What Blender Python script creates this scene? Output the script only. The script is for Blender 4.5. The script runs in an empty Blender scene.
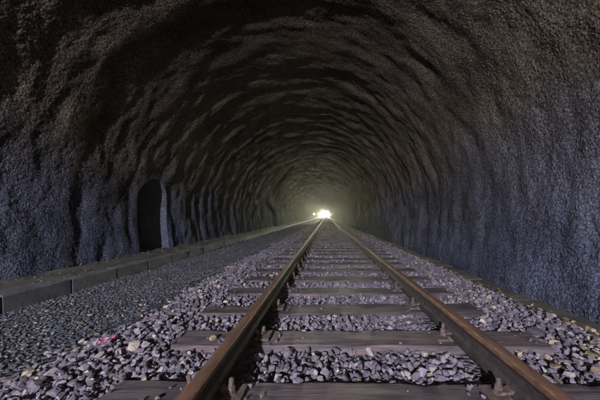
import bpy, bmesh, math, random
import numpy as np

random.seed(7)
rng = np.random.default_rng(11)
R = math.radians
scene = bpy.context.scene
C = scene.collection

# ------------------------------------------------------------------ camera
# metres; X right, Y down the tunnel, Z up; Z = 0 is the top of the sleepers
CAM_Z = 0.88
cam_d = bpy.data.cameras.new('camera')
cam = bpy.data.objects.new('camera', cam_d)
C.objects.link(cam)
cam.location = (0, 0, CAM_Z)
cam.rotation_euler = (R(90), 0, 0)
cam_d.sensor_width = 36
cam_d.lens = 16.0
cam_d.shift_x = -26 / 600
cam_d.shift_y = 17 / 600
cam_d.clip_start = 0.05
cam_d.clip_end = 3000
scene.camera = cam

# ------------------------------------------------------------------ sky, sun, exposure
SUN_EL, SUN_AZ = R(52), R(-60)          # low sun beyond the far mouth
world = bpy.data.worlds.new('World')
scene.world = world
world.use_nodes = True
wn = world.node_tree
sky = wn.nodes.new('ShaderNodeTexSky')
sky.sky_type = 'NISHITA'
sky.sun_disc = False
sky.sun_elevation = SUN_EL
sky.sun_rotation = -SUN_AZ
sky.dust_density = 0.4
wn.links.new(sky.outputs[0], wn.nodes['Background'].inputs[0])
wn.nodes['Background'].inputs[1].default_value = 0.15
sun_d = bpy.data.lights.new('sun', 'SUN')
sun_d.energy = 3.0
sun_d.angle = R(0.5)
sun_d.color = (1, 0.93, 0.82)
sun = bpy.data.objects.new('sun', sun_d)
C.objects.link(sun)
sun.location = (0, 200, 80)
sun.rotation_euler = (R(90) - SUN_EL, 0, R(180) - SUN_AZ)
EXIT_Y = 212.0
scene.view_settings.view_transform = 'Standard'
scene.view_settings.look = 'None'
scene.view_settings.exposure = 12.85
scene.view_settings.gamma = 1.0
scene.cycles.use_denoising = True
scene.cycles.adaptive_threshold = 0.004
scene.cycles.max_bounces = 4
scene.cycles.diffuse_bounces = 2
scene.cycles.glossy_bounces = 1
scene.cycles.sample_clamp_indirect = 0.004

# a sampling portal in the far mouth: emits nothing, only guides sky sampling
pd = bpy.data.lights.new('sky_portal', 'AREA')
pd.shape = 'RECTANGLE'
pd.size, pd.size_y = 6.2, 4.8
pd.cycles.is_portal = True
po = bpy.data.objects.new('sky_portal', pd)
C.objects.link(po)
po.location = (-0.7, EXIT_Y + 0.75, 1.9 + 0.0065 * (EXIT_Y - 14))
po.rotation_euler = (R(-90), 0, 0)

HAZE = 0.0006
GLOBE = 2.7          # radiance of a lit lamp globe

# ------------------------------------------------------------------ helpers
def link(o, parent=None):
    C.objects.link(o)
    if parent is not None:
        o.parent = parent
    return o

def tag(o, label=None, cat=None, group=None, kind=None):
    if label: o['label'] = label
    if cat: o['category'] = cat
    if group: o['group'] = group
    if kind: o['kind'] = kind
    return o

def empty(name, loc=(0, 0, 0)):
    o = bpy.data.objects.new(name, None)
    o.empty_display_size = 0.2
    o.location = loc
    return link(o)

def grade(y):
    return 0.0065 * np.logaddexp(0, (np.asarray(y, float) - 14) / 4) * 4

def mesh_np(name, V, F, mat, smooth=False, attr=None, climb=False):
    """V (n,3), F (m,k) -> mesh; attr: dict name -> per-vertex float"""
    V = np.array(V, np.float32); F = np.asarray(F, np.int32)
    if climb: V[:, 2] += grade(V[:, 1])
    m = bpy.data.meshes.new(name)
    k = F.shape[1]
    m.vertices.add(len(V)); m.vertices.foreach_set('co', V.ravel())
    m.loops.add(F.size); m.loops.foreach_set('vertex_index', F.ravel())
    m.polygons.add(len(F))
    m.polygons.foreach_set('loop_start', np.arange(len(F), dtype=np.int32) * k)
    m.polygons.foreach_set('loop_total', np.full(len(F), k, np.int32))
    m.polygons.foreach_set('use_smooth', np.full(len(F), smooth))
    if attr:
        for an, av in attr.items():
            a = m.attributes.new(an, 'FLOAT', 'POINT')
            a.data.foreach_set('value', np.asarray(av, np.float32))
    m.update(calc_edges=True)
    m.validate()
    m.materials.append(mat)
    return m

def bm_mesh(name, bm, mat, smooth=False):
    m = bpy.data.meshes.new(name)
    bmesh.ops.recalc_face_normals(bm, faces=bm.faces[:])
    for f in bm.faces: f.smooth = smooth
    bm.to_mesh(m); bm.free()
    m.materials.append(mat)
    return m

def obj(name, mesh, parent=None, loc=(0, 0, 0), rot=(0, 0, 0), scale=None):
    o = bpy.data.objects.new(name, mesh)
    o.location = loc; o.rotation_euler = rot
    if scale: o.scale = scale
    return link(o, parent)

def bm_box(bm, c, s, bevel=0.0):
    r = bmesh.ops.create_cube(bm, size=1)
    vs = r['verts']
    for v in vs:
        v.co.x = v.co.x * s[0] + c[0]; v.co.y = v.co.y * s[1] + c[1]; v.co.z = v.co.z * s[2] + c[2]
    if bevel:
        es = list({e for v in vs for e in v.link_edges})
        bmesh.ops.bevel(bm, geom=es, offset=bevel, segments=1, affect='EDGES', profile=0.5)

def bm_cyl(bm, c, r1, r2, h, n=8, axis='z'):
    r = bmesh.ops.create_cone(bm, cap_ends=True, cap_tris=False, segments=n, radius1=r1, radius2=r2, depth=h)
    for v in r['verts']:
        x, y, z = v.co
        if axis == 'x': x, y, z = z, x, y
        v.co = (x + c[0], y + c[1], z + c[2])

def hash2(ix, iy, seed):
    h = (ix.astype(np.int64) * 374761393 + iy.astype(np.int64) * 668265263 + seed * 1442695041) & 0xffffffff
    h = ((h ^ (h >> 13)) * 1274126177) & 0xffffffff
    h = h ^ (h >> 16)
    return (h & 0xffffff) / float(0xffffff)

def vnoise(x, y, seed=0):
    """gradient noise, about -1..1"""
    ix = np.floor(x); iy = np.floor(y)
    fx = x - ix; fy = y - iy
    u = fx * fx * fx * (fx * (fx * 6 - 15) + 10); v = fy * fy * fy * (fy * (fy * 6 - 15) + 10)
    def g(dx, dy):
        a = hash2(ix + dx, iy + dy, seed) * 2 * np.pi
        return np.cos(a) * (fx - dx) + np.sin(a) * (fy - dy)
    a = g(0, 0) * (1 - u) + g(1, 0) * u
    b = g(0, 1) * (1 - u) + g(1, 1) * u
    return (a * (1 - v) + b * v) * 1.5

def worley(x, y, seed=0):
    ix = np.floor(x); iy = np.floor(y)
    best = np.full(x.shape, 9.0)
    for dx in (-1, 0, 1):
        for dy in (-1, 0, 1):
            px = ix + dx + hash2(ix + dx, iy + dy, seed)
            py = iy + dy + hash2(ix + dx, iy + dy, seed + 77)
            best = np.minimum(best, (px - x) ** 2 + (py - y) ** 2)
    return np.sqrt(best)

def sstep(a, b, x):
    t = np.clip((x - a) / (b - a), 0, 1)
    return t * t * (3 - 2 * t)

# ------------------------------------------------------------------ materials
class Mat:
    def __init__(s, name, rough=0.9, spec=0.3):
        s.m = bpy.data.materials.new(name); s.m.use_nodes = True
        s.t = s.m.node_tree; s.n = s.t.nodes; s.b = s.n['Principled BSDF']
        s.b.inputs['Roughness'].default_value = rough
        s.b.inputs['Specular IOR Level'].default_value = spec
        s.co = s.n.new('ShaderNodeTexCoord').outputs['Object']
    def L(s, a, b): s.t.links.new(a, b)
    def mapped(s, scale, src=None):
        mp = s.n.new('ShaderNodeMapping'); mp.inputs['Scale'].default_value = scale
        s.L(src or s.co, mp.inputs['Vector']); return mp.outputs[0]
    def noise(s, scale, detail=4, rough=0.55, vec=None):
        n = s.n.new('ShaderNodeTexNoise'); n.inputs['Scale'].default_value = scale
        n.inputs['Detail'].default_value = detail; n.inputs['Roughness'].default_value = rough
        s.L(vec or s.co, n.inputs['Vector']); return n.outputs['Fac']
    def voro(s, scale, feature='F1', vec=None, out='Distance'):
        n = s.n.new('ShaderNodeTexVoronoi'); n.feature = feature; n.inputs['Scale'].default_value = scale
        s.L(vec or s.co, n.inputs['Vector']); return n.outputs[out]
    def attr(s, name):
        n = s.n.new('ShaderNodeAttribute'); n.attribute_name = name; return n.outputs['Fac']
    def sep(s, axis, src=None):
        n = s.n.new('ShaderNodeSeparateXYZ'); s.L(src or s.co, n.inputs[0]); return n.outputs[axis]
    def rand(s):
        return s.n.new('ShaderNodeObjectInfo').outputs['Random']
    def ramp(s, fac, stops, interp='LINEAR'):
        n = s.n.new('ShaderNodeValToRGB'); n.color_ramp.interpolation = interp
        e = n.color_ramp.elements
        while len(e) < len(stops): e.new(0.5)
        for i, (p, c) in enumerate(stops):
            e[i].position = p
            e[i].color = (c[0], c[1], c[2], 1) if isinstance(c, (tuple, list)) else (c, c, c, 1)
        s.L(fac, n.inputs[0]); return n.outputs[0]
    def mix(s, fac, a, b, mode='MIX'):
        n = s.n.new('ShaderNodeMix'); n.data_type = 'RGBA'; n.blend_type = mode
        for sock, v in ((n.inputs[0], fac), (n.inputs[6], a), (n.inputs[7], b)):
            if isinstance(v, (int, float)): sock.default_value = v
            elif isinstance(v, tuple): sock.default_value = (*v, 1)
            else: s.L(v, sock)
        return n.outputs[2]
    def math(s, op, a, b=0.5, clamp=False):
        n = s.n.new('ShaderNodeMath'); n.operation = op; n.use_clamp = clamp
        for sock, v in ((n.inputs[0], a), (n.inputs[1], b)):
            if isinstance(v, (int, float)): sock.default_value = v
            else: s.L(v, sock)
        return n.outputs[0]
    def color(s, c):
        if isinstance(c, tuple): s.b.inputs['Base Color'].default_value = (*c, 1)
        else: s.L(c, s.b.inputs['Base Color'])
    def rough(s, c): s.L(c, s.b.inputs['Roughness'])
    def bump(s, h, dist=0.01, strength=1.0, prev=None):
        n = s.n.new('ShaderNodeBump'); n.inputs['Distance'].default_value = dist
        n.inputs['Strength'].default_value = strength
        s.L(h, n.inputs['Height'])
        if prev: s.L(prev, n.inputs['Normal'])
        s.L(n.outputs[0], s.b.inputs['Normal']); return n.outputs[0]

# sprayed concrete lining: blue light tint painted low, soot brown and painted shade towards the crown
M = Mat('sprayed_concrete', 0.9, 0.0)
zz = M.sep('Z')
warp = M.math('ADD', zz, M.math('MULTIPLY', M.math('SUBTRACT', M.noise(0.5, 3), 0.5), 2.2))
low_hi = M.ramp(M.math('DIVIDE', warp, 4.2), [(0.08, (0.120, 0.130, 0.185)), (0.34, (0.118, 0.115, 0.135)), (0.55, (0.132, 0.108, 0.084)), (1.0, (0.088, 0.069, 0.052))])
patch = M.ramp(M.noise(1.3, 5, 0.6), [(0.3, 0.55), (0.55, 1.0), (0.75, 1.25)])
cc = M.mix(1.0, low_hi, patch, 'MULTIPLY')
spk = M.ramp(M.voro(40), [(0.0, 1.7), (0.3, 1.1), (0.7, 0.35)])  # lit nodule tips and dark surrounds painted into the colour
cc = M.mix(0.8, cc, spk, 'MULTIPLY')
M.color(cc)
M.rough(M.ramp(M.noise(3, 3), [(0.3, 0.8), (0.7, 1.0)]))
pop = M.ramp(M.noise(34, 2, 0.55), [(0.42, 0.0), (0.68, 1.0)])
cell = M.math('SUBTRACT', 1.0, M.voro(44))
patchy = M.ramp(M.noise(2.2, 2, 0.6), [(0.35, 0.35), (0.62, 1.0)])
hh = M.math('MULTIPLY', M.math('ADD', pop, M.math('MULTIPLY', cell, 0.7)), patchy)
b1 = M.bump(hh, 0.009, 0.9)
b2 = M.bump(M.noise(70, 2, 0.6), 0.004, 0.6, b1)
MAT_LINING = M.m

M = Mat('ballast_stone', 0.85, 0.3)
t = M.attr('tone')
c = M.ramp(t, [(0.0, (0.09, 0.08, 0.10)), (0.25, (0.118, 0.103, 0.128)), (0.55, (0.180, 0.157, 0.190)), (0.80, (0.270, 0.240, 0.280)), (0.90, (0.36, 0.30, 0.30)), (0.95, (0.40, 0.32, 0.22)), (1.0, (0.48, 0.45, 0.45))])
c = M.mix(0.7, c, M.ramp(M.noise(55, 4, 0.65), [(0.3, 0.6), (0.7, 1.25)]), 'MULTIPLY')
M.color(c)
M.bump(M.noise(140, 4, 0.6), 0.004, 0.6)
MAT_BALLAST = M.m

M = Mat('bed_grit', 0.95, 0.2)
c = M.ramp(M.voro(28, out='Color'), [(0.0, (0.05, 0.045, 0.052)), (0.6, (0.15, 0.135, 0.155)), (1.0, (0.26, 0.235, 0.265))])
M.color(c)
b = M.bump(M.voro(24), 0.03, 1.0); b.node.invert = True
MAT_BED = M.m

M = Mat('yard_gravel_stone', 0.7, 0.4)
t = M.attr('tone')
c = M.ramp(t, [(0.0, (0.045, 0.048, 0.058)), (0.55, (0.105, 0.108, 0.128)), (0.85, (0.18, 0.18, 0.20)), (0.95, (0.27, 0.26, 0.245)), (1.0, (0.34, 0.32, 0.26))])
c = M.mix(0.6, c, M.ramp(M.noise(60, 4), [(0.3, 0.6), (0.7, 1.3)]), 'MULTIPLY')
M.color(c)
M.bump(M.noise(150, 3), 0.003, 0.5)
MAT_GRAVEL = M.m

M = Mat('dark_grit', 0.8, 0.3)
c = M.ramp(M.voro(34, out='Color'), [(0.0, (0.035, 0.037, 0.045)), (0.7, (0.085, 0.087, 0.10)), (1.0, (0.16, 0.158, 0.155))])
M.color(c)
b = M.bump(M.voro(30), 0.02, 0.9); b.node.invert = True
MAT_GRIT = M.m

def concrete(name, base, dirt, scale=1.0):
    M = Mat(name, 0.85, 0.3)
    c = M.mix(M.ramp(M.noise(3.5 * scale, 6, 0.65), [(0.38, 0.0), (0.65, 1.0)]), base, dirt)
    c = M.mix(0.7, c, M.ramp(M.noise(40, 4, 0.6), [(0.3, 0.65), (0.7, 1.2)]), 'MULTIPLY')
    c = M.mix(0.35, c, M.ramp(M.rand(), [(0, 0.75), (1, 1.2)]), 'MULTIPLY')
    M.color(c)
    M.bump(M.noise(50, 5, 0.65), 0.006, 0.8)
    return M.m
MAT_KERB = concrete('kerb_concrete', (0.17, 0.17, 0.195), (0.085, 0.08, 0.08))
MAT_WALK = concrete('walkway_concrete', (0.16, 0.148, 0.12), (0.075, 0.067, 0.055))
MAT_DRAIN = concrete('drain_concrete', (0.135, 0.118, 0.105), (0.055, 0.048, 0.042))

M = Mat('creosoted_timber', 0.8, 0.3)
tc = M.n.new('ShaderNodeTexCoord')
inf = M.n.new('ShaderNodeObjectInfo')
add = M.n.new('ShaderNodeVectorMath'); add.operation = 'ADD'
M.L(M.co, add.inputs[0]); M.L(inf.outputs['Location'], add.inputs[1])
v = M.mapped((3.2, 42, 42), add.outputs[0])
grain = M.noise(1.0, 6, 0.65, v)
v2 = M.mapped((0.9, 7, 7), add.outputs[0])
blot = M.noise(1.6, 5, 0.6, v2)
c = M.ramp(grain, [(0.30, (0.028, 0.022, 0.024)), (0.46, (0.100, 0.080, 0.086)), (0.72, (0.175, 0.143, 0.152))])
c = M.mix(0.75, c, M.ramp(blot, [(0.34, (0.35, 0.33, 0.34)), (0.56, (0.95, 0.92, 0.93)), (0.72, (1.5, 1.25, 1.12))]), 'MULTIPLY')
c = M.mix(0.5, c, M.ramp(M.rand(), [(0, 0.65), (1, 1.3)]), 'MULTIPLY')
M.color(c)
M.bump(grain, 0.008, 0.8)
MAT_TIMBER = M.m

M = Mat('rusty_rail_steel', 0.7, 0.3)
v = M.mapped((1, 0.35, 1))
r1 = M.noise(36, 6, 0.7, v)
c = M.ramp(r1, [(0.3, (0.070, 0.036, 0.024)), (0.5, (0.165, 0.085, 0.055)), (0.72, (0.28, 0.160, 0.108))])
c = M.mix(0.6, c, M.ramp(M.noise(6, 6, 0.7), [(0.35, 0.6), (0.65, 1.2)]), 'MULTIPLY')
M.color(c)
M.rough(M.ramp(M.noise(30, 4), [(0.3, 0.6), (0.7, 0.85)]))
M.bump(M.noise(160, 4), 0.003, 0.8)
MAT_RAIL = M.m
M = Mat('grimy_shaded_rail_side', 0.8, 0.3)  # grime on web and foot, with their shade painted into the colour
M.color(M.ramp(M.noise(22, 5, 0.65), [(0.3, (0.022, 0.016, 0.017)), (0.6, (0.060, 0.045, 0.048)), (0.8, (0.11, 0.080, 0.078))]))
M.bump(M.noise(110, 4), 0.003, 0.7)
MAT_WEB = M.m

M = Mat('worn_running_band', 0.5, 0.35)
M.color(M.ramp(M.noise(30, 5, 0.65, M.mapped((1, 0.15, 1))), [(0.3, (0.095, 0.050, 0.034)), (0.6, (0.19, 0.105, 0.070)), (0.8, (0.27, 0.165, 0.115))]))
M.rough(M.ramp(M.noise(14, 5), [(0.3, 0.4), (0.7, 0.65)]))
M.b.inputs['Metallic'].default_value = 0.08
MAT_BAND = M.m
M = Mat('rusty_fastening_iron', 0.85, 0.3)
c = M.ramp(M.noise(45, 5, 0.65), [(0.3, (0.05, 0.033, 0.028)), (0.55, (0.125, 0.092, 0.083)), (0.75, (0.20, 0.155, 0.145))])
M.color(c)
M.bump(M.noise(150, 4), 0.002, 0.7)
MAT_IRON = M.m

def leaf_mat(name, a, b):
    M = Mat(name, 0.6, 0.3)
    c = M.mix(M.ramp(M.noise(60, 4), [(0.35, 0), (0.65, 1)]), a, b)
    c = M.mix(0.5, c, M.ramp(M.rand(), [(0, 0.6), (1, 1.2)]), 'MULTIPLY')
    M.color(c); return M.m
MAT_LEAF = leaf_mat('dry_leaf', (0.44, 0.35, 0.20), (0.32, 0.23, 0.12))
M = Mat('leaf_litter_mix', 0.7, 0.3)
M.color(M.ramp(M.attr('tone'), [(0, (0.09, 0.06, 0.04)), (0.4, (0.20, 0.145, 0.095)), (0.8, (0.36, 0.28, 0.17)), (1, (0.45, 0.37, 0.22))]))
MAT_LITTER = M.m
M = Mat('pink_film', 0.4, 0.5); M.color(M.mix(M.noise(40, 3), (0.36, 0.03, 0.14), (0.45, 0.08, 0.22))); MAT_PINK = M.m
M = Mat('tan_stone', 0.85, 0.3); M.color(M.ramp(M.noise(30, 5, 0.65), [(0.3, (0.26, 0.19, 0.13)), (0.7, (0.50, 0.41, 0.31))])); M.bump(M.noise(120, 4), 0.003, 0.6); MAT_TAN = M.m
M = Mat('lamp_housing_paint', 0.5, 0.4); M.color(M.ramp(M.noise(20, 4), [(0.3, (0.05, 0.055, 0.055)), (0.7, (0.11, 0.115, 0.11))])); MAT_LAMP = M.m
M = Mat('lit_lamp_glass', 0.3, 0.5); M.color((0.8, 0.8, 0.75))
M.b.inputs['Emission Color'].default_value = (0.88, 0.88, 1.0, 1); M.b.inputs['Emission Strength'].default_value = GLOBE
MAT_LENS = M.m
M = Mat('meadow_grass', 0.95, 0.1); M.color(M.ramp(M.noise(0.6, 6), [(0.3, (0.035, 0.06, 0.02)), (0.7, (0.10, 0.13, 0.05))])); MAT_GRASS = M.m
M = Mat('block_masonry', 0.9, 0.2); M.color(M.ramp(M.noise(3, 5), [(0.3, (0.06, 0.06, 0.06)), (0.7, (0.14, 0.135, 0.13))])); MAT_BLOCK = M.m

# ------------------------------------------------------------------ layout
TX = 0.19                      # track centre
GA = 0.7525                    # half gauge to head centre
RAILS = (TX - GA, TX + GA)
RAIL_TOP = 0.17
WL, WR = -4.05, 2.58           # wall faces at the base
WC = (WL + WR) / 2
KX = -3.30                     # kerb face
KTOP, YARD = 0.075, -0.115
REAR_Y = -14.0

# outside the far mouth and under everything: one terrain sheet
gv = []; n = 30
gx = np.linspace(-70, 70, n); gy = np.linspace(-20, 290, n)
GX, GY = np.meshgrid(gx, gy)
GZ = -0.5 - 0.0 * GX
side = sstep(6, 40, np.abs(GX + 0.7)) * sstep(EXIT_Y + 4, EXIT_Y + 30, GY)
GZ = GZ + side * (3 + 1.5 * vnoise(GX / 30, GY / 30, 5))
V = np.stack([GX, GY, GZ], -1).reshape(-1, 3)
i = np.arange((n - 1) * n).reshape(n - 1, n)[:, :-1].ravel()
F = np.stack([i, i + 1, i + n + 1, i + n], -1)
tag(obj('ground', mesh_np('ground', V, F, MAT_GRASS, True, climb=True)), 'grassy ground around the tunnel', kind='structure')

# ------------------------------------------------------------------ tunnel lining with its refuge niche
def profile(ncol):
    p = []
    A, Bz, zc = 3.40, 3.30, 1.05
    for z in np.linspace(-0.45, zc, 60):
        f = max(0.0, z) / zc
        p.append((WC - (3.315 + (A - 3.315) * math.sin(f * math.pi / 2)), z))
    for a in np.linspace(math.pi, 0, 400)[1:-1]:
        p.append((WC + A * math.cos(a), zc + Bz * math.sin(a)))
    for q in list(p[:60])[::-1]:
        p.append((2 * WC - q[0], q[1]))
    p = np.array(p)
    d = np.r_[0, np.cumsum(np.hypot(*np.diff(p, axis=0).T))]
    s = np.linspace(0, d[-1], ncol)
    P = np.stack([np.interp(s, d, p[:, 0]), np.interp(s, d, p[:, 1])], -1)
    T = np.gradient(P, axis=0); T /= np.linalg.norm(T, axis=1)[:, None]
    N = np.stack([-T[:, 1], T[:, 0]], -1)      # outward
    return s, P, N

NY0, NY1, NTOP = 5.86, 6.86, 1.74              # niche opening along Y, crown height
def rows():
    y = [REAR_Y]
    while y[-1] < EXIT_Y:
        v = y[-1]
        if v < 0.6: st = 0.12
        elif 5.5 < v < 7.1: st = 0.018
        else: st = max(0.02, 0.0066 * v)
        y.append(v + st)
    y[-1] = EXIT_Y
    return np.array(y)
NC = 540
s, P, N = profile(NC)
ys = rows(); NR = len(ys)
S, Y = np.meshgrid(s, ys)
far = sstep(20, 60, Y)
disp = 0.034 * vnoise(S / 2.3, Y / 1.25, 1)                       # broad sprayed waves
calm = (0.5 + 0.75 * sstep(4.5, 9, Y)) * (1 - 0.6 * sstep(22, 50, Y))
disp += 0.036 * calm * vnoise(S / 1.1, Y / 0.62, 2)                     # lumps
disp += 0.036 * calm * vnoise(S / 0.52 + 3, Y / 0.27, 3)
ph = Y + 0.38 * vnoise(S / 1.3, Y / 1.8, 81)
disp += 0.021 * np.sin(ph * 2 * np.pi / 0.70) * np.clip(0.75 + 0.7 * vnoise(S / 1.1, Y / 1.6, 82), 0.2, 1.3) * (0.25 + 1.25 * sstep(4.0, 8, Y))
disp += 0.018 * calm * vnoise(S / 0.24, Y / 0.15, 4)
near = 1 - sstep(9, 16, Y)
disp += near * 0.014 * (worley(S / 0.05, Y / 0.05, 9) - 0.6)    # sprayed nodules
disp += near * 0.004 * vnoise(S / 0.07, Y / 0.07, 6)
# buried rib steps, uneven round the arch
yw = Y + 0.22 * vnoise(S / 1.6, Y / 3, 21)
for yr, am, w in ((4.35, 0.065, 0.30), (6.1, 0.06, 0.25), (8.2, 0.09, 0.35), (10.3, 0.08, 0.4), (12.8, 0.1, 0.4), (15.6, 0.1, 0.5), (18.9, 0.11, 0.5), (22.6, 0.1, 0.6), (27, 0.12, 0.6), (32, 0.12, 0.7), (38, 0.12, 0.8), (45, 0.12, 0.9), (54, 0.13, 1), (65, 0.13, 1.2), (80, 0.13, 1.3), (100, 0.13, 1.5)):
    am *= 0.4 if yr < 9 else (0.3 if yr < 20 else 0.7)
    hgt = am * (0.75 + 0.5 * vnoise(S / 1.3, Y * 0 + yr, 31))
    disp -= hgt * np.exp(-((yw - yr + w) / (w * 0.9)) ** 2) - 0.5 * hgt * np.exp(-((yw - yr - 0.35 * w) / (w * 0.5)) ** 2)
X0 = P[:, 0][None, :] + 0 * Y; Z0 = P[:, 1][None, :] + 0 * Y
# niche: deep recess with softened, sprayed edges
jag = 0.007 * vnoise(S / 0.22, Y / 0.22, 41)
yc, hw = (NY0 + NY1) / 2, (NY1 - NY0) / 2
zspring = NTOP - hw
d_side = hw - np.abs(Y - yc)
d_top = hw - np.hypot(Y - yc, np.maximum(Z0 - zspring, 0))
din = np.minimum(d_side, np.where(Z0 > zspring, d_top, 9)) + jag
din = np.where((X0 < WC) & (Z0 > KTOP - 0.05), din, -1)
push = sstep(-0.035, 0.03, din)
lip = np.exp(-((din + 0.06) / 0.05) ** 2) * (X0 < WC) * (Z0 > 0)
disp = disp * (1 - 0.85 * sstep(-0.22, -0.03, din) * (din > -0.9)) - 0.004 * lip
XX = X0 + N[:, 0][None, :] * disp
ZZ = Z0 + N[:, 1][None, :] * disp
XX = np.where(push > 0, XX - 0.80 * push, XX)
V = np.stack([XX, Y, ZZ], -1).reshape(-1, 3)
idx = np.arange(NR * NC).reshape(NR, NC)
F = np.stack([idx[:-1, :-1], idx[1:, :-1], idx[1:, 1:], idx[:-1, 1:]], -1).reshape(-1, 4)
infl = (push > 0.02).ravel()
fin = infl[F].any(1)
lining = tag(obj('tunnel_lining', mesh_np('tunnel_lining', V, F[~fin], MAT_LINING, True, climb=True)), 'rough sprayed concrete tunnel lining arching over the track', kind='structure')
used = np.unique(F[fin]); remap = np.full(len(V), -1); remap[used] = np.arange(len(used))
obj('refuge_niche', mesh_np('refuge_niche', V[used], remap[F[fin]], MAT_LINING, True, climb=True), lining)
# masonry wall at the far mouth with a narrower arched opening
bm = bmesh.new()
PO = [(-3.75, -0.6)] + [(-0.7 + 3.05 * math.cos(a), 1.4 + 2.8 * math.sin(a)) for a in np.linspace(math.pi, 0, 25)] + [(2.35, -0.6)]
OU = [(-6.2, -0.6)] + [(-0.6 + 5.6 * math.cos(a), 2.0 + 4.4 * math.sin(a)) for a in np.linspace(math.pi, 0, 25)] + [(5.0, -0.6)]
rings = [[bm.verts.new((x, yy, z + float(grade(EXIT_Y)))) for x, z in pts] for pts, yy in ((PO, EXIT_Y), (OU, EXIT_Y), (OU, EXIT_Y + 0.7), (PO, EXIT_Y + 0.7))]
for q in range(4):
    A, B = rings[q], rings[(q + 1) % 4]
    for i in range(len(A) - 1): bm.faces.new((A[i], A[i + 1], B[i + 1], B[i]))
tag(obj('portal_wall', bm_mesh('portal_wall', bm, MAT_BLOCK)), 'masonry wall round the arched far mouth of the tunnel', kind='structure')
# unseen rear wall, added behind the camera to shut out sky light
bm = bmesh.new(); bm_box(bm, (WC, REAR_Y - 0.2, 2), (9, 0.5, 7), 0.02)
tag(obj('rear_light_block', bm_mesh('rear_light_block', bm, MAT_BLOCK)), 'added blockwork wall that shuts out sky light behind the viewer', kind='structure')

# ------------------------------------------------------------------ floor sheets
def sheet(name, x0, x1, dx, ylist, hfun, mat, label):
    xs = np.arange(x0, x1 + dx / 2, dx)
    Xg, Yg = np.meshgrid(xs, ylist)
    V = np.stack([Xg, Yg, hfun(Xg, Yg)], -1).reshape(-1, 3)
    nx = len(xs); ii = np.arange(len(ylist) * nx).reshape(len(ylist), nx)
    F = np.stack([ii[:-1, :-1], ii[:-1, 1:], ii[1:, 1:], ii[1:, :-1]], -1).reshape(-1, 4)
    o = obj(name, mesh_np(name, V, F, mat, True, climb=True))
    return tag(o, label, kind='structure')

TOE = -2.02
def toe(y): return TOE + 0.10 * vnoise(y / 1.1, y * 0 + 3.3, 51) + 0.05 * vnoise(y / 0.35, y * 0 + 1.3, 52)
def bed_h(x, y):
    """surface of the ballast, stones not counted"""
    top = -0.056 + 0.018 * vnoise(x / 0.45, y / 0.45, 61)
    t = toe(y)
    left = sstep(t, t + 0.55, x)
    h = YARD - 0.05 + (top - YARD + 0.05) * left
    right = sstep(1.55, 2.1, x)
    return h - 0.035 * right
yl = [REAR_Y]
while yl[-1] < EXIT_Y + 40: yl.append(yl[-1] + (0.25 if yl[-1] < 0.6 else max(0.05, 0.01 * yl[-1])))
yl = np.array(yl)
sheet('ballast_bed', -2.35, 2.2, 0.07, yl, bed_h, MAT_BED, 'dark grit bed under the track ballast')
yard_h = lambda x, y: YARD + 0.02 * vnoise(x / 0.6, y / 0.8, 71)
sheet('yard_floor', KX - 0.1, -1.8, 0.1, yl, yard_h, MAT_GRIT, 'dark gritty floor beside the track')
sheet('walkway', WL - 1.0, KX - 0.10, 0.06, yl[yl < EXIT_Y], lambda x, y: KTOP - 0.012 + 0.012 * vnoise(x / 0.2, y / 0.3, 72) + 0.05 * sstep(-3.85, -4.05, x) * (0.5 + vnoise(x / .5, y / .7, 73)), MAT_WALK, 'dusty concrete walkway strip along the left wall')
sheet('drain_channel', 2.0, WR + 0.25, 0.1, yl[yl < EXIT_Y], lambda x, y: -0.23 + 0 * x, MAT_GRIT, 'dark drain channel along the right wall')

# ------------------------------------------------------------------ stones
def stone_variants(k, npts, flat, seed):
    r = random.Random(seed); out = []
    for _ in range(k):
        bm = bmesh.new()
        ax = (1.0, r.uniform(0.6, 0.95), r.uniform(flat[0], flat[1]))
        for i in range(npts):
            z = 1 - 2 * (i + 0.5) / npts; a = i * 2.39996 + r.uniform(-.5, .5); q = math.sqrt(1 - z * z)
            w = r.uniform(0.78, 1.12)
            bm.verts.new((q * math.cos(a) * ax[0] * w, q * math.sin(a) * ax[1] * w, z * ax[2] * w))
        bmesh.ops.convex_hull(bm, input=bm.verts[:])
        bmesh.ops.delete(bm, geom=[v for v in bm.verts if not v.link_faces], context='VERTS')
        bmesh.ops.triangulate(bm, faces=bm.faces[:])
        bmesh.ops.recalc_face_normals(bm, faces=bm.faces[:])
        bm.verts.index_update()
        V = np.array([v.co[:] for v in bm.verts]); F = np.array([[v.index for v in f.verts] for f in bm.faces])
        bm.free(); out.append((V, F))
    return out

def rotmats(n, tilt):
    yaw = rng.uniform(0, 2 * np.pi, n); a = rng.normal(0, tilt, n); b = rng.normal(0, tilt, n)
    cy, sy, ca, sa, cb, sb = np.cos(yaw), np.sin(yaw), np.cos(a), np.sin(a), np.cos(b), np.sin(b)
    o = np.zeros(n); l = np.ones(n)
    Rz = np.stack([cy, -sy, o, sy, cy, o, o, o, l], -1).reshape(n, 3, 3)
    Rx = np.stack([l, o, o, o, ca, -sa, o, sa, ca], -1).reshape(n, 3, 3)
    Ry = np.stack([cb, o, sb, o, l, o, -sb, o, cb], -1).reshape(n, 3, 3)
    return Rz @ Rx @ Ry

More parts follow.
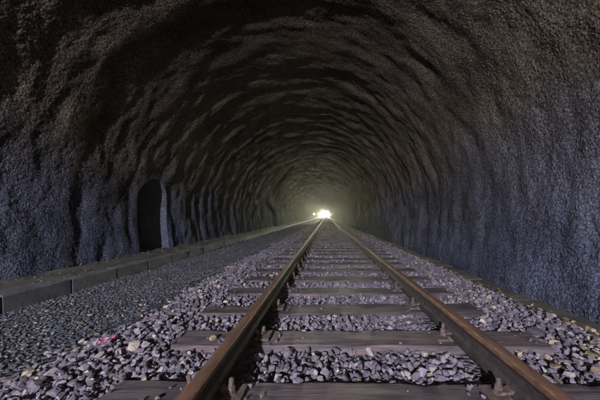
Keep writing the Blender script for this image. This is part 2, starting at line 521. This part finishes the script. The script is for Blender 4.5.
def scatter(pos, size, variants, tilt, tone):
    n = len(pos); Rm = rotmats(n, tilt); which = rng.integers(0, len(variants), n)
    Vs, Fs, Ts, off = [], [], [], 0
    for k, (V, F) in enumerate(variants):
        m = np.where(which == k)[0]
        if not len(m): continue
        W = np.einsum('nij,vj->nvi', Rm[m], V) * size[m][:, None, None] + pos[m][:, None, :]
        nv = len(V)
        Fs.append((F[None] + (np.arange(len(m)) * nv)[:, None, None] + off).reshape(-1, 3))
        Vs.append(W.reshape(-1, 3)); Ts.append(np.repeat(tone[m], nv)); off += nv * len(m)
    return np.concatenate(Vs), np.concatenate(Fs), np.concatenate(Ts)

def jgrid(x0, x1, y0, y1, sp, keep=1.0):
    gx, gy = np.meshgrid(np.arange(x0, x1, sp), np.arange(y0, y1, sp))
    p = np.stack([gx.ravel(), gy.ravel()], -1) + rng.uniform(-0.48, 0.48, (gx.size, 2)) * sp
    if keep < 1: p = p[rng.random(len(p)) < keep]
    return p

SL_SP = 0.625; SL_Y0 = 1.30; SL_W = 0.255; SL_HALF = 1.30
SL_N0 = -3
def sleeper_y(k): return SL_Y0 + k * SL_SP + 0.03 * math.sin(k * 12.9898)
sl_ys = np.array([sleeper_y(k) for k in range(-4, 60)])

def on_sleeper(x, y, m=0.0):
    d = np.abs(y[:, None] - sl_ys[None, :]).min(1)
    return (d < SL_W / 2 + m) & (np.abs(x - TX) < SL_HALF + m)
def near_rail(x, w):
    return (np.abs(x - RAILS[0]) < w) | (np.abs(x - RAILS[1]) < w)

VA = stone_variants(26, 12, (0.32, 0.75), 3)
VB = stone_variants(12, 9, (0.45, 0.8), 4)
parts = []
def ballast_layer(y0, y1, sp, smin, smax, zoff, variants, keep=1.0, tilt=0.5):
    p = jgrid(-2.25, 2.12, y0, y1, sp, keep)
    x, y = p[:, 0], p[:, 1]
    sz = rng.uniform(smin, smax, len(p)) * np.where(rng.random(len(p)) < 0.12, 1.3, 1.0)
    m = ~on_sleeper(x, y, 0.012) & ~near_rail(x, 0.095) & (x > toe(y) - 0.02 + rng.normal(0, 0.05, len(p)))
    x, y, sz = x[m], y[m], sz[m]
    z = bed_h(x, y) + sz * 0.35 + zoff + rng.uniform(-0.008, 0.012, len(x))
    # heaped a little against the rails, and never above the rail
    z = np.minimum(z, np.where(near_rail(x, 0.2), -0.03, 0.05))
    tone = np.clip(rng.normal(0.5, 0.22, len(x)), 0, 0.86)
    r = rng.random(len(x)); tone = np.where(r < 0.03, rng.uniform(0.9, 1.0, len(x)), tone)
    edge = (x > 1.35) | (x < toe(y) + 0.28)
    tone = np.where(edge & (r > 0.94), rng.uniform(0.93, 0.97, len(x)), tone)
    parts.append(scatter(np.stack([x, y, z], -1), sz, variants, tilt, tone))
ballast_layer(0.75, 6.0, 0.040, 0.018, 0.031, 0.000, VA)
ballast_layer(0.75, 6.0, 0.052, 0.017, 0.034, 0.020, VA, 0.65, 0.8)
ballast_layer(6.0, 13.0, 0.046, 0.024, 0.034, 0.006, VB)
ballast_layer(6.0, 13.0, 0.09, 0.026, 0.038, 0.024, VB, 0.6, 0.8)
ballast_layer(13.0, 30.0, 0.075, 0.034, 0.05, 0.004, VB)
# fines packed between the stones
p = jgrid(-2.1, 2.12, 0.75, 6.0, 0.03, 0.8); x, y = p[:, 0], p[:, 1]
m = ~on_sleeper(x, y, 0.0) & ~near_rail(x, 0.06) & (x > toe(y)); x, y = x[m], y[m]
sz = rng.uniform(0.006, 0.014, len(x))
parts.append(scatter(np.stack([x, y, bed_h(x, y) + rng.uniform(0.002, 0.022, len(x))], -1), sz, VB, 0.6, np.clip(rng.normal(0.45, 0.2, len(x)), 0, 0.86)))
# small chips lying on the sleepers near the rails and along their ends
p = jgrid(TX - SL_HALF, TX + SL_HALF, 0.8, 9, 0.03, 0.5)
x, y = p[:, 0], p[:, 1]
w = np.exp(-(np.minimum(np.abs(x - RAILS[0]), np.abs(x - RAILS[1])) - 0.16) ** 2 / 0.006) * 0.55 + 0.02 + 0.5 * (np.abs(x - TX) > SL_HALF - 0.06)
m = on_sleeper(x, y, -0.012) & ~near_rail(x, 0.11) & (rng.random(len(p)) < w)
x, y = x[m], y[m]; sz = rng.uniform(0.006, 0.019, len(x))
parts.append(scatter(np.stack([x, y, 0.004 + sz * 0.4], -1), sz, VB, 0.4, np.clip(rng.normal(0.45, 0.15, len(x)), 0, 0.86)))
def merge(parts):
    off = 0; V, F, T = [], [], []
    for a, b, c in parts:
        V.append(a); F.append(b + off); T.append(c); off += len(a)
    return np.concatenate(V), np.concatenate(F), np.concatenate(T)
V, F, T = merge(parts); NTRI_B = len(F)
tag(obj('ballast', mesh_np('ballast', V, F, MAT_BALLAST, False, {'tone': T}, True)), 'crushed purple-grey stone ballast between and beside the sleepers', 'ballast', kind='stuff')

parts = []
VG = stone_variants(18, 10, (0.35, 0.6), 8)
for y0, y1, sp, a, b in ((1.6, 7, 0.030, 0.010, 0.019), (7, 15, 0.05, 0.018, 0.03), (15, 32, 0.09, 0.03, 0.05)):
    p = jgrid(KX + 0.015, -1.8, y0, y1, sp, 0.9); x, y = p[:, 0], p[:, 1]
    m = x < toe(y) + 0.04; x, y = x[m], y[m]
    sz = rng.uniform(a, b, len(x)) * np.where(rng.random(len(x)) < 0.06, 1.6, 1)
    tone = np.clip(rng.normal(0.45, 0.2, len(x)), 0, 0.88); r = rng.random(len(x))
    tone = np.where(r < 0.035, rng.uniform(0.92, 1, len(x)), tone)
    z = yard_h(x, y) + sz * 0.25
    parts.append(scatter(np.stack([x, y, z], -1), sz, VG, 0.3, tone))
p = jgrid(WL + 0.02, KX - 0.02, 2.0, 16, 0.06, 0.5); x, y = p[:, 0], p[:, 1]      # grit fallen on the walkway
m = rng.random(len(x)) < 0.15 + 0.8 * sstep(-3.8, -4.02, x); x, y = x[m], y[m]
sz = rng.uniform(0.005, 0.02, len(x))
parts.append(scatter(np.stack([x, y, KTOP - 0.008 + sz * 0.5 + 0.03 * sstep(-3.85, -4.05, x)], -1), sz, VG, 0.4, np.clip(rng.normal(0.6, 0.2, len(x)), 0, 0.95)))
V, F, T = merge(parts); NTRI_G = len(F)
tag(obj('gravel', mesh_np('gravel', V, F, MAT_GRAVEL, False, {'tone': T}, True)), 'fine dark gravel floor between the ballast and the left kerb', 'gravel', kind='stuff')
print('tris lining', 2 * NR * NC, 'ballast', NTRI_B, 'gravel', NTRI_G)

# ------------------------------------------------------------------ railway track
track = tag(empty('railway_track', (TX, 0, 0)), 'single rusty railway track on timber sleepers running to the far light', 'track')
def rail_mesh():
    pr = [(-0.0625, 0.0), (-0.0625, 0.010), (-0.030, 0.019), (-0.011, 0.033), (-0.0085, 0.075), (-0.012, 0.102), (-0.031, 0.112), (-0.033, 0.122), (-0.0325, 0.139), (-0.027, 0.1460), (-0.014, 0.1485), (0, 0.149)]
    pr = pr + [(-a, b) for a, b in pr[-2::-1]]
    pr = np.array(pr)
    yy = [-12.0]
    while yy[-1] < EXIT_Y + 38: yy.append(yy[-1] + 0.6 + 0.01 * max(0, yy[-1]))
    yy = np.array(yy); k = len(pr)
    wob = 0.003 * np.sin(yy * 0.31) + 0.002 * np.sin(yy * 0.9 + 1)
    V = np.stack([pr[:, 0][None] + wob[:, None], yy[:, None] + 0 * pr[:, 0][None], pr[:, 1][None] + 0 * yy[:, None]], -1).reshape(-1, 3)
    ii = np.arange(len(yy) * k).reshape(len(yy), k)
    nx = np.roll(ii, -1, axis=1)
    F = np.stack([ii[:-1], nx[:-1], nx[1:], ii[1:]], -1).reshape(-1, 4)
    m = mesh_np('rail', V, F, MAT_RAIL, False, None, True)
    bm = bmesh.new(); bm.from_mesh(m)
    bmesh.ops.recalc_face_normals(bm, faces=bm.faces[:])
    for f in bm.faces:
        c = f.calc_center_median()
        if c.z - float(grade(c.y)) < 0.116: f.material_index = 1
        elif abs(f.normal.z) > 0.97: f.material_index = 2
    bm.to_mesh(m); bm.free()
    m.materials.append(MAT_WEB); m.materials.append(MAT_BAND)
    return m
rm = rail_mesh()
RAIL_BASE = RAIL_TOP - 0.149
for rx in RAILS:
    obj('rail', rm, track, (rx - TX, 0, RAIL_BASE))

def sleeper_mesh(seed):
    r = np.random.default_rng(seed); nseg = 26
    xs = np.linspace(-SL_HALF, SL_HALF, nseg + 1); xs[1:-1] += r.uniform(-0.02, 0.02, nseg - 1)
    w = SL_W / 2
    prof = [(-w, -0.15), (-w, -0.014), (-w + 0.010, -0.002), (-w * 0.35, 0.0), (w * 0.35, 0.0), (w - 0.010, -0.002), (w, -0.014), (w, -0.15)]
    k = len(prof); V = []
    cup = r.uniform(-0.002, 0.003)
    nf = np.cumsum(r.normal(0, 0.0035, nseg + 1)); nf -= nf.mean()
    nb = np.cumsum(r.normal(0, 0.0035, nseg + 1)); nb -= nb.mean()
    for i, x in enumerate(xs):
        chipf = max(0, r.normal(-0.002, 0.008)); chipb = max(0, r.normal(-0.002, 0.008))
        for j, (y, z) in enumerate(prof):
            yy, zz = y, z
            if j in (0, 1, 2): yy += nf[i] + chipf * (j == 2); zz -= chipf * (j in (1, 2)) * 0.7
            if j in (5, 6, 7): yy += nb[i] - chipb * (j == 5); zz -= chipb * (j in (5, 6)) * 0.7
            if j in (3, 4): zz -= cup + r.uniform(0, 0.0025)
            V.append((x + (0.015 * r.normal() if i in (0, nseg) else 0), yy, zz))
    F = []
    bm = bmesh.new(); vs = [bm.verts.new(v) for v in V]
    for i in range(nseg):
        for j in range(k):
            a, b = i * k + j, i * k + (j + 1) % k
            bm.faces.new((vs[a], vs[b], vs[b + k], vs[a + k]))
    bm.faces.new(vs[:k]); bm.faces.new(vs[-k:])
    return bm_mesh('sleeper', bm, MAT_TIMBER)
smeshes = [sleeper_mesh(100 + i) for i in range(9)]
# base plate, screw bolt with nut and washer, rail clip
bm = bmesh.new(); bm_box(bm, (0, 0, 0.010), (0.32, 0.15, 0.018), 0.003)
bm_box(bm, (-0.078, 0, 0.026), (0.018, 0.15, 0.016), 0.003); bm_box(bm, (0.078, 0, 0.026), (0.018, 0.15, 0.016), 0.003)
plate_m = bm_mesh('base_plate', bm, MAT_IRON)
bm = bmesh.new()
bm_cyl(bm, (0, 0, 0.022), 0.026, 0.024, 0.012, 12); bm_cyl(bm, (0, 0, 0.042), 0.019, 0.019, 0.028, 6)
bm_cyl(bm, (0, 0, 0.072), 0.0125, 0.0115, 0.034, 8); bm_cyl(bm, (0, 0, 0.092), 0.0115, 0.006, 0.006, 8)
bolt_m = bm_mesh('bolt', bm, MAT_IRON)
bm = bmesh.new(); bm_box(bm, (0, 0, 0.036), (0.07, 0.055, 0.012), 0.004); bm_box(bm, (-0.028, 0, 0.045), (0.018, 0.055, 0.012), 0.004)
clip_m = bm_mesh('clip', bm, MAT_IRON)
rs = random.Random(5)
k = 0
while True:
    yk = sleeper_y(k - 3)
    if yk > EXIT_Y: break
    so = obj('sleeper', smeshes[(k * 5) % 9], track, (rs.uniform(-0.04, 0.04), yk, rs.uniform(-0.006, 0.004) + float(grade(yk))), (0, 0, R(rs.uniform(-0.9, 0.9)) + (math.pi if k % 2 else 0)))
    if 0 < yk < 16:
        fl = -1 if k % 2 else 1
        for rx in RAILS:
            lx = (rx - TX - so.location.x) * fl
            obj('base_plate', plate_m, so, (lx, 0, 0.002))
            for sd in (-1, 1):
                obj('bolt', bolt_m, so, (lx + sd * 0.100, rs.uniform(-.012, .012), 0.004), (R(rs.uniform(-7, 7)), R(rs.uniform(-7, 7)), rs.uniform(0, 3)), (1, 1, rs.uniform(0.75, 1.1)))
                obj('clip', clip_m, so, (lx + sd * 0.078, 0.0, 0.0), (0, 0, 0 if sd > 0 else math.pi))
    k += 1

# ------------------------------------------------------------------ kerbs
def block_mesh(name, L, w, h, seed, mat):
    r = random.Random(seed); bm = bmesh.new()
    bm_box(bm, (0, 0, -h / 2), (w, L - 0.004, h), 0.012)
    for v in bm.verts:
        v.co.x += r.gauss(0, 0.0012); v.co.y += r.gauss(0, 0.003); v.co.z += r.gauss(0, 0.003)
    return bm_mesh(name, bm, mat)
kerb = tag(empty('kerb', (KX - 0.09, 0, 0)), 'grey concrete kerb of butted blocks in front of the left wall niche', 'kerb')
bl = [block_mesh('kerb_block', 0.75, 0.18, 0.30, 200 + i, MAT_KERB) for i in range(5)]
for i in range(-6, int((EXIT_Y - 3.46) / 0.75)):
    obj('kerb_block', bl[i % 5], kerb, (rs.uniform(-0.002, 0.002), 3.46 + 0.375 + i * 0.75, KTOP + rs.uniform(-0.006, 0.006) + float(grade(3.835 + i * 0.75))), (0, R(rs.uniform(-1, 1)), R(rs.uniform(-0.12, 0.12))))
dk = tag(empty('drain_kerb', (2.31, 0, 0)), 'low brown concrete drain edging along the foot of the right wall', 'kerb')
bl = [block_mesh('kerb_block', 1.0, 0.24, 0.16, 300 + i, MAT_DRAIN) for i in range(5)]
for i in range(-3, int(EXIT_Y) - 2):
    obj('kerb_block', bl[i % 5], dk, (rs.uniform(-0.01, 0.01), 0.6 + i, -0.075 + rs.uniform(-0.01, 0.01) + float(grade(0.6 + i))), (0, R(rs.uniform(-1.5, 1.5)), R(rs.uniform(-0.7, 0.7))))

# ------------------------------------------------------------------ leaves and litter
def leaf_geo(L, W, curl, r):
    n = 6; V = [(0, 0, 0)]; 
    for i in range(1, n):
        t = i / n; w = W * math.sin(math.pi * t ** 0.8) * (1 + r.uniform(-.12, .12)); zc = curl * math.sin(math.pi * t)
        V += [(L * t, -w, zc + curl * 0.7 + 0.001), (L * t, 0, zc * 0.6), (L * t, w, zc + curl * 0.6 + 0.001)]
    V.append((L, 0, curl * 0.8)); F = []
    F += [(0, 1, 2), (0, 2, 3)]
    for i in range(n - 2):
        a = 1 + 3 * i
        F += [(a, a + 3, a + 4), (a, a + 4, a + 1), (a + 1, a + 4, a + 5), (a + 1, a + 5, a + 2)]
    a = 1 + 3 * (n - 2); e = len(V) - 1
    F += [(a, e, a + 1), (a + 1, e, a + 2)]
    V = np.array(V); V[:, 0] -= L / 2
    return V, np.array(F)
lr = random.Random(12)
LV = [leaf_geo(1, lr.uniform(0.26, 0.42), lr.uniform(0.05, 0.16), lr) for _ in range(10)]
parts = []
p = []
for y0, y1, cnt, ext in ((1.2, 5, 230, 1), (5, 14, 320, 1), (14, 30, 200, 1)):
    for _ in range(cnt):
        y = lr.uniform(y0, y1)
        u = lr.random()
        x = 2.13 + lr.gauss(0, 0.05) if u < 0.42 else (lr.uniform(1.2, 2.1) if u < 0.75 else (2.48 + lr.gauss(0, 0.03) if u < 0.92 else lr.uniform(-2.1, -1.85)))
        p.append((x, y))
p = np.array(p)
sz = rng.uniform(0.025, 0.06, len(p))
z = np.where(p[:, 0] > 2.18, -0.068, bed_h(p[:, 0], p[:, 1]) + 0.045)
z = np.where((p[:, 0] > 2.44), -0.19, z)
V, F, T = scatter(np.stack([p[:, 0], p[:, 1], z], -1), sz, LV, 0.35, np.clip(rng.normal(0.45, 0.28, len(p)), 0, 1))
tag(obj('leaf_litter', mesh_np('leaf_litter', V, F, MAT_LITTER, True, {'tone': T}, True)), 'scattered small brown dead leaves along the right ballast shoulder and drain', 'leaves', kind='stuff')

def px(x, y, z):
    """photo pixel on the level z -> point"""
    d = (CAM_Z - z) * 266.7 / (y - 217); return ((x - 326) * d / 266.7, d, z)
leaves = [
    (500, 337, -0.02, 0.085, 40, 'pale yellow leaf lying outside the right rail, nearest of two to its head'),
    (518, 352, 0.175, 0.075, 70, 'yellow leaf resting on the head of the right rail'),
    (556, 367, -0.03, 0.10, 10, 'curled tan leaf in the dark shadow outside the right rail'),
    (578, 361, -0.03, 0.10, -10, 'tan leaf lying flat on dark stones left of the big yellow leaves'),
    (592, 346, -0.03, 0.11, 15, 'upper of the two big yellow leaves at the right photo edge'),
    (596, 357, -0.03, 0.15, -20, 'largest yellow leaf, at the right photo edge below another'),
    (576, 388, -0.03, 0.09, 25, 'brown leaf at the bottom right beside the rail'),
    (533, 324, -0.05, 0.08, 0, 'small ochre leaf on the ballast near the drain edging'),
    (187, 286, -0.10, 0.10, 30, 'single ochre leaf at the foot of the left ballast slope'),
    (460, 305, -0.02, 0.06, 60, 'small pale leaf beside the right rail further up the track'),
]
for (a, b, zz_, L, yaw, lab) in leaves:
    L *= 0.8
    g = leaf_geo(L, L * lr.uniform(0.28, 0.36), L * 0.10, lr)
    o = obj('fallen_leaf', mesh_np('fallen_leaf', g[0], g[1], MAT_LEAF, True), None, px(a, b, zz_), (R(lr.uniform(-12, 12)), R(lr.uniform(-12, 12)), R(yaw)))
    md = o.modifiers.new('thickness', 'SOLIDIFY'); md.thickness = 0.0012
    tag(o, lab, 'leaf', 'fallen yellow leaves')

def stone_obj(a, b, z, size, mat, lab, seed):
    V, F = stone_variants(1, 16, (0.5, 0.7), seed)[0]
    bx, by, bz = px(a, b, z)
    o = obj('loose_stone', mesh_np('loose_stone', V * size, F, mat, False), None, (bx, by, bz), (0.1, 0.2, seed))
    tag(o, lab, 'stone', 'larger loose stones')
stone_obj(213, 338, 0.018, 0.034, MAT_TAN, 'pale tan stone lying on a sleeper beside the left rail', 1)
stone_obj(42, 381, -0.07, 0.060, MAT_TAN, 'long tan stone at the toe of the left ballast slope', 2)
stone_obj(56, 372, -0.09, 0.045, MAT_TAN, 'upright tan stone behind the long one at the slope toe', 3)
stone_obj(27, 373, -0.10, 0.040, MAT_TAN, 'round tan stone nearest the dark gravel at the left', 4)
stone_obj(26, 386, -0.08, 0.038, MAT_TAN, 'small tan stone in front of the long one at left', 5)
stone_obj(537, 334, -0.03, 0.075, MAT_BALLAST, 'big grey upright stone on the ballast right of the track', 6)
stone_obj(592, 330, -0.06, 0.04, MAT_TAN, 'tan stone in the drain gap by the right wall', 7)

# pink scrap of film on the slope toe
bm = bmesh.new(); n = 7
g = [[bm.verts.new(((i - 3) * 0.016, (j - 1) * 0.017 + 0.006 * math.sin(i * 2.1), 0.016 * abs(math.sin(i * 1.7 + j * 1.3)) + 0.006)) for j in range(3)] for i in range(n)]
for i in range(n - 1):
    for j in range(2): bm.faces.new((g[i][j], g[i + 1][j], g[i + 1][j + 1], g[i][j + 1]))
o = obj('plastic_scrap', bm_mesh('plastic_scrap', bm, MAT_PINK), None, px(107, 341, -0.045), (0.35, -0.1, 0.7))
md = o.modifiers.new('thickness', 'SOLIDIFY'); md.thickness = 0.0015
tag(o, 'crumpled bright pink plastic scrap on the left ballast slope', 'litter')

# ------------------------------------------------------------------ work lamps: lit globes on tripod stands beside the track
def work_lamp(x, y, z0, h, label, rot=0.0, glass=None):
    t = tag(empty('work_lamp', (x, y, z0)), label, 'lamp', 'lit work lamps standing on the gravel')
    t.rotation_euler = (0, 0, rot)
    bm = bmesh.new(); bm_cyl(bm, (0, 0, h * 0.55), 0.014, 0.012, h * 0.86, 10); obj('pole', bm_mesh('pole', bm, MAT_LAMP), t)
    for q in range(3):
        bm = bmesh.new(); r = bmesh.ops.create_cone(bm, cap_ends=True, segments=8, radius1=0.012, radius2=0.010, depth=0.62)
        al = R(48)
        for v in bm.verts:
            X_, Y_, Z_ = v.co
            v.co = (X_ * math.cos(al) - Z_ * math.sin(al) + 0.235, Y_, X_ * math.sin(al) + Z_ * math.cos(al) + 0.215)
        obj('leg', bm_mesh('leg', bm, MAT_LAMP), t, (0, 0, 0), (0, 0, q * 2.0944))
    bm = bmesh.new(); bm_cyl(bm, (0, 0, 0.42), 0.024, 0.024, 0.05, 10); obj('collar', bm_mesh('collar', bm, MAT_LAMP), t)
    bm = bmesh.new(); bm_cyl(bm, (0, 0, h - 0.10), 0.05, 0.065, 0.05, 16); obj('housing', bm_mesh('housing', bm, MAT_LAMP, True), t)
    bm = bmesh.new(); bmesh.ops.create_uvsphere(bm, u_segments=18, v_segments=10, radius=0.10)
    for v in bm.verts: v.co.z += h + 0.01
    obj('globe', bm_mesh('globe', bm, glass or MAT_LENS, True), t)
dim = MAT_LENS.copy(); dim.name = 'dim_lamp_glass'
dim.node_tree.nodes['Principled BSDF'].inputs['Emission Strength'].default_value = GLOBE * 0.006
work_lamp(-2.30, 51.0, YARD + float(grade(51)), 1.32, 'small lit lamp on a stand far down the tunnel, left of the bright exit', 0, dim)
work_lamp(-2.25, -7.4, YARD, 3.45, 'lit lamp on a tripod stand behind the viewer', 0.5)

# ------------------------------------------------------------------ damp air in and around the tunnel
hm = bpy.data.materials.new('damp_air'); hm.use_nodes = True
hn = hm.node_tree; hn.nodes.remove(hn.nodes['Principled BSDF'])
pv = hn.nodes.new('ShaderNodeVolumePrincipled')
pv.inputs['Color'].default_value = (0.93, 0.97, 0.90, 1)
pv.inputs['Density'].default_value = HAZE
pv.inputs['Anisotropy'].default_value = 0.7
hn.links.new(pv.outputs[0], hn.nodes['Material Output'].inputs['Volume'])
bm = bmesh.new(); bm_box(bm, (0, 136, 5.5), (150, 320, 16))
tag(obj('haze', bm_mesh('haze', bm, hm)), 'thin damp haze hanging in the tunnel', kind='stuff')
